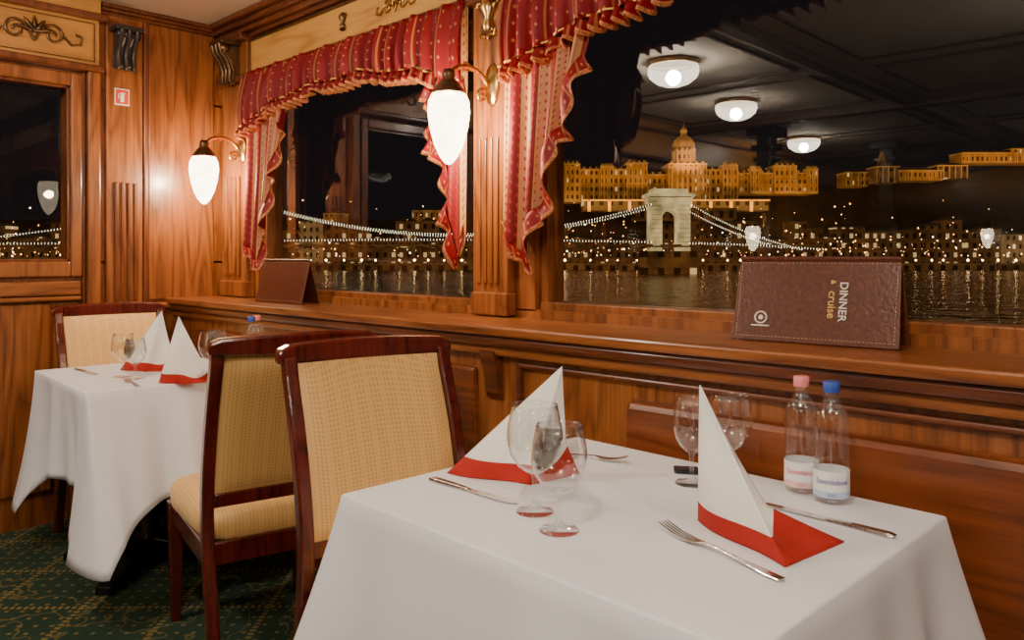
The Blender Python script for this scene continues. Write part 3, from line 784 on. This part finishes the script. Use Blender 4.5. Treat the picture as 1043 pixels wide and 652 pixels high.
def ext(nm,D):
    e=empty(nm,FWD*D+Vector((0,0,H)),TH); return e,D/800
e,k=ext('hilltop_castle',200)
def X(p): return (p-521.5)*k
def Z(p): return (262-p)*k
def bx(nm,p0,p1,q0,q1,mat,d0=0,d1=6):
    return box(nm,X(p0),X(p1),d0,d1,Z(q1),Z(q0),mat,e)
def roof(p0,p1,q,hq,d0,d1):
    a,b=X(p0),X(p1); i=min((b-a),(d1-d0))*.3; z0,z1=Z(q),Z(q-hq)
    V=[(a,d0,z0),(b,d0,z0),(b,d1,z0),(a,d1,z0),(a+i,d0+i,z1),(b-i,d0+i,z1),(b-i,d1-i,z1),(a+i,d1-i,z1)]
    obj('roof',V,BF,st_roof,e)
blocks=[(573,655,173,206,0,6,4),(655,684,178,206,1,7,4),(680,718,168,206,-1.5,8,3),(716,745,173,206,1,7,4),(745,832,176,197,2,8,4),
        (572,590,168,206,-1.2,7,5),(612,624,170,206,-.8,6,3),(638,658,167,206,-1.2,7,5),(736,750,169,206,-1,7,4),(766,776,172,197,1,8,3),(790,812,169,197,.8,8,5),(824,834,172,197,1,8,3)]
for i,(a,b,c,d,y0,y1,r_) in enumerate(blocks):
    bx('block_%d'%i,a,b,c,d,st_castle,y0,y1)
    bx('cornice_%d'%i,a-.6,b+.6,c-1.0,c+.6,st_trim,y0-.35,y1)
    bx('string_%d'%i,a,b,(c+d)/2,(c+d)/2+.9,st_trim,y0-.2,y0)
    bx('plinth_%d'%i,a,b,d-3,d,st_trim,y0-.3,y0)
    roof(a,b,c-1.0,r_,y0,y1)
    npl=max(4,int((b-a)/6))
    PL=[(X(a)+(X(b)-X(a))*j/npl-.12,X(a)+(X(b)-X(a))*j/npl+.12,y0-.28,y0,Z(d),Z(c+.6)) for j in range(npl+1)]
    boxes('pilasters_%d'%i,PL,st_trim,e)
    DM=[(X(a)+(X(b)-X(a))*(j+.5)/npl-.25,X(a)+(X(b)-X(a))*(j+.5)/npl+.25,y0+.1,y0+1.2,Z(c-.8),Z(c-3.2)) for j in range(npl)]
    boxes('dormers_%d'%i,DM,st_trim,e)
bx('terrace',592,775,206,216,st_low,-6,0); bx('terrace_lower',640,740,214,226,st_low,-9,-5); bx('balustrade',590,776,205,206.5,st_trim,-6.4,-6)
for i in range(9): bx('buttress_%d'%i,596+i*20,599+i*20,206,217,st_trim,-6.6,-6)
cx=X(699)
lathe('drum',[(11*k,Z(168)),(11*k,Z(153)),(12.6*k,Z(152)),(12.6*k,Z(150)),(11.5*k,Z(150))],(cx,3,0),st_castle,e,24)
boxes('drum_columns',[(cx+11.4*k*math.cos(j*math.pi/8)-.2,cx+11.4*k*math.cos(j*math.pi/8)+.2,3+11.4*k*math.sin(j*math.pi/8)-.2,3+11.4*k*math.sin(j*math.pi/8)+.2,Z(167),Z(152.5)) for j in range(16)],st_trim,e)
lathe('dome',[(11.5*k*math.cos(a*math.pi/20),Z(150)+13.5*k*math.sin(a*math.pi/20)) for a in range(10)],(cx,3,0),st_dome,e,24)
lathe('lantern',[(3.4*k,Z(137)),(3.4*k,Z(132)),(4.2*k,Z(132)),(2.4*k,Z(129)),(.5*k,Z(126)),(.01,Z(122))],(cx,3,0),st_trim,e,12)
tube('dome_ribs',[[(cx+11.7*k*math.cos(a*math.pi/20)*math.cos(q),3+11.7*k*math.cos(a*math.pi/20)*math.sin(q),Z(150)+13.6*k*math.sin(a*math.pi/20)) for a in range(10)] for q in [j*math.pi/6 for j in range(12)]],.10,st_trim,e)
boxes('columns',[(X(682+i*5.2),X(683.8+i*5.2),-2.3,-1.5,Z(204),Z(172)) for i in range(7)],st_trim,e)
def flood(nm,px,q,y,wid,hei,en,par,col=(1,.48,.11),ang=118):
    l=bpy.data.lights.new(nm,'AREA'); l.shape='RECTANGLE'; l.size=wid; l.size_y=hei; l.energy=en; l.color=col
    o=bpy.data.objects.new(nm,l); COL.objects.link(o); o.parent=par; o.location=(X(px),y,Z(q)); o.rotation_euler=(math.radians(ang),0,0)
flood('floodlight',700,213,-9,62,1.0,5200,e,ang=125)
flood('dome_floodlight',699,170,-5,6,1,800,e,(1,.5,.14),140)
e,k=ext('hillside_buildings',205)
rb=[(862,884,176,190),(893,916,170,186),(916,960,174,184),(955,985,169,182),(980,1043,156,166),(1030,1100,152,166),(1100,1200,160,175),(330,350,218,226),(420,450,215,225)]
for i,(a,b,c,d) in enumerate(rb):
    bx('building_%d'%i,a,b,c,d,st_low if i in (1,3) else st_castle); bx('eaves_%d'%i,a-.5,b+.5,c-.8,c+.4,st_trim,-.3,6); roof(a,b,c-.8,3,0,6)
    boxes('piers_%d'%i,[(X(a+j*6)-.1,X(a+j*6)+.1,-.25,0,Z(d),Z(c)) for j in range(int((b-a)/6)+1)],st_trim,e)
loft('spire',[[(X(903.5)-w_,3-w_,Z(q)),(X(903.5)+w_,3-w_,Z(q)),(X(903.5)+w_,3+w_,Z(q)),(X(903.5)-w_,3+w_,Z(q))] for w_,q in ((.8,168),(.8,162),(.05,152))],st_low,e)
flood('hill_floodlight',1010,176,-6,40,1,1500,e,ang=125)
e,k=ext('riverside_buildings',165)
rng=random.Random(3)
st_riv=glow_stone('riverside_facade',(.9,.34,.08),.10,1.7,2.0,(.05,.04,.03),.32)
st_riv2=glow_stone('riverside_facade_bright_glow',(1,.50,.16),.26,1.3,1.8,(.05,.04,.03),.25)  # same facade with stronger painted glow, for houses that look lit
for p,pe in ((285,1300),(-260,80)):
    while p<pe:
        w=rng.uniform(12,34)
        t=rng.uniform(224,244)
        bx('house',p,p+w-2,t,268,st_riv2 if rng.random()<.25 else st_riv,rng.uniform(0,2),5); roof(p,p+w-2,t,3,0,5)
        p+=w
e,k=ext('hillside',215)
prof=[(-700,230),(-300,222),(0,224),(200,220),(400,224),(520,214),(570,204),(700,200),(840,190),(960,180),(1060,165),(1300,165),(1900,210)]
V=[];F=[]
for pp,q in prof: V+=[(X(pp),0,Z(q)),(X(pp),-30,Z(285)),(X(pp),60,Z(q)-2)]
for i in range(len(prof)-1):
    a=3*i; F+=[(a,a+1,a+4,a+3),(a,a+3,a+5,a+2)]
obj('slope',V,F,st_dark,e)
e,k=ext('city_lights',158)
def dots(nm,pts,mat,par):
    V=[];F=[]
    for (x,y,z,r) in pts:
        n=len(V); V+=[(x+r,y,z),(x-r,y,z),(x,y+r,z),(x,y-r,z),(x,y,z+r),(x,y,z-r)]
        F+=[(n+a,n+b,n+c) for a,b,c in ((0,2,4),(2,1,4),(1,3,4),(3,0,4),(2,0,5),(1,2,5),(3,1,5),(0,3,5))]
    return obj(nm,V,F,mat,par)
W=[];C=[];Rr=[]
for i in range(600):
    pp=rng.choice([rng.uniform(-250,90),rng.uniform(270,1250),rng.uniform(560,1100)])
    q=261-abs(rng.gauss(0,13)) if rng.random()<.82 else rng.uniform(204,256)
    if q<200: continue
    if 655<pp<708 and q<240: continue
    r=rng.choice([.3,.4,.5,.6,.8,1.0])*k
    t=rng.random(); (W if t<.72 else C if t<.96 else Rr).append((X(pp),rng.uniform(-4,0),Z(q),r))
dots('warm_lights',W,cityw,e); dots('white_lights',C,cityc,e); dots('red_lights',Rr,cityr,e)
QL=[];QP=[]
for i in range(-30,80):
    xx=X(i*17+rng.uniform(-5,5)); r=k*rng.uniform(.8,1.5); zq=Z(265)
    QL.append((xx,-5,zq,r)); QP.append((xx-.08,xx+.08,-4.95,-4.8,Z(272),zq))
dots('quay_lamps',QL,quaym,e); boxes('quay_posts',QP,cab,e)
box('glow_quay_wall',X(-300),X(1400),-4,-2,-2.49,Z(268),st_low,e)  # glowing wall added to give the river warm reflections
e,k=ext('suspension_bridge',120)
def arch_tower(pc,top,bot,sc=1.0,d0=-1.5,d1=2.0):
    hw=20*sc
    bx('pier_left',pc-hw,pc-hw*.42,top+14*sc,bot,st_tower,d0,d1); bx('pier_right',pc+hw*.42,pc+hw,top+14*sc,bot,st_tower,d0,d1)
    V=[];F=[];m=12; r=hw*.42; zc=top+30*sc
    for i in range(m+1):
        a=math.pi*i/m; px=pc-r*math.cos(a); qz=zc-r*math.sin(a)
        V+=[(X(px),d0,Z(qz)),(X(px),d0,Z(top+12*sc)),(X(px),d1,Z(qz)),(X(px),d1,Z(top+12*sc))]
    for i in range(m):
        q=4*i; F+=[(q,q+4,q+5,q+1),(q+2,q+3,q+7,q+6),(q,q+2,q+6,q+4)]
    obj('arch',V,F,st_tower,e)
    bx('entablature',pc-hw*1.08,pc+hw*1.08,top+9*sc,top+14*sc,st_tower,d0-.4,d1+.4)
    bx('painted_shadow',pc-hw*1.02,pc+hw*1.02,top+8*sc,top+9.4*sc,st_low,d0-.3,d1+.3)  # dimmer solid band paints the shadow under the cornice
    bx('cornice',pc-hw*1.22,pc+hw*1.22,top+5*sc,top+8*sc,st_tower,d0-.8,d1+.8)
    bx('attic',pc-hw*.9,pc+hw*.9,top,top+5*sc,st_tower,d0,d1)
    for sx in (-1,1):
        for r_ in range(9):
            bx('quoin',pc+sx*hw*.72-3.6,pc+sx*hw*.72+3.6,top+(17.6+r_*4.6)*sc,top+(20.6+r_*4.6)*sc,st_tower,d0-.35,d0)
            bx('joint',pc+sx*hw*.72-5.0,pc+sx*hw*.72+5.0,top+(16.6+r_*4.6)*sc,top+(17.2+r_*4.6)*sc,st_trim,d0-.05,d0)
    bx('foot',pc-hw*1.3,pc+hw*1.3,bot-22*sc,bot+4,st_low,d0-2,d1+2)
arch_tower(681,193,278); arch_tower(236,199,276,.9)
B=[]
def para(p0,q0,p1,q1,sag,n,d=0):
    ln=[]
    for i in range(n+1):
        t=i/n; pp=p0+(p1-p0)*t; q=q0+(q1-q0)*t+sag*4*t*(1-t)
        B.append((X(pp),d,Z(q),.95*k)); ln.append((X(pp),d,Z(q)))
    return ln
cl=[para(256,205,661,209,32,150,-1.8),para(256,208,661,212,30,150,2.0),para(702,210,812,254,5,50,-1.8),para(702,213,800,252,4,46,2.0),
    para(216,206,-160,252,10,120,-1.8),
    para(-200,250,216,247,0,120,-1.8),para(256,246,661,247,-2,130,-1.8),para(700,248,830,254,-1,44,-1.8)]
dots('bulbs',B,bulb,e)
tube('chains',cl,.10,cab,e)
box('deck',X(-400),X(835),-1.8,2,Z(252),Z(249),st_low,e)
m,nt,b=newmat('river_water'); b.inputs['Base Color'].default_value=(.018,.015,.013,1); b.inputs['Roughness'].default_value=.15; b.inputs['IOR'].default_value=1.7
tc=N(nt,'ShaderNodeTexCoord'); n=N(nt,'ShaderNodeTexNoise'); n.inputs['Scale'].default_value=.55; n.inputs['Detail'].default_value=4
L(nt,tc.outputs['Object'],n.inputs['Vector']); bp=N(nt,'ShaderNodeBump'); bp.inputs['Strength'].default_value=1.0; bp.inputs['Distance'].default_value=.36
L(nt,n.outputs[0],bp.inputs['Height']); L(nt,bp.outputs[0],b.inputs['Normal'])
obj('river',[(-700,-300,-1.3),(500,-300,-1.3),(500,500,-1.3),(-700,500,-1.3)],[(0,1,2,3)],m)

w=bpy.data.worlds.new('night_sky'); S.world=w; w.use_nodes=True
w.node_tree.nodes['Background'].inputs[0].default_value=(.016,.013,.014,1); w.node_tree.nodes['Background'].inputs[1].default_value=.5
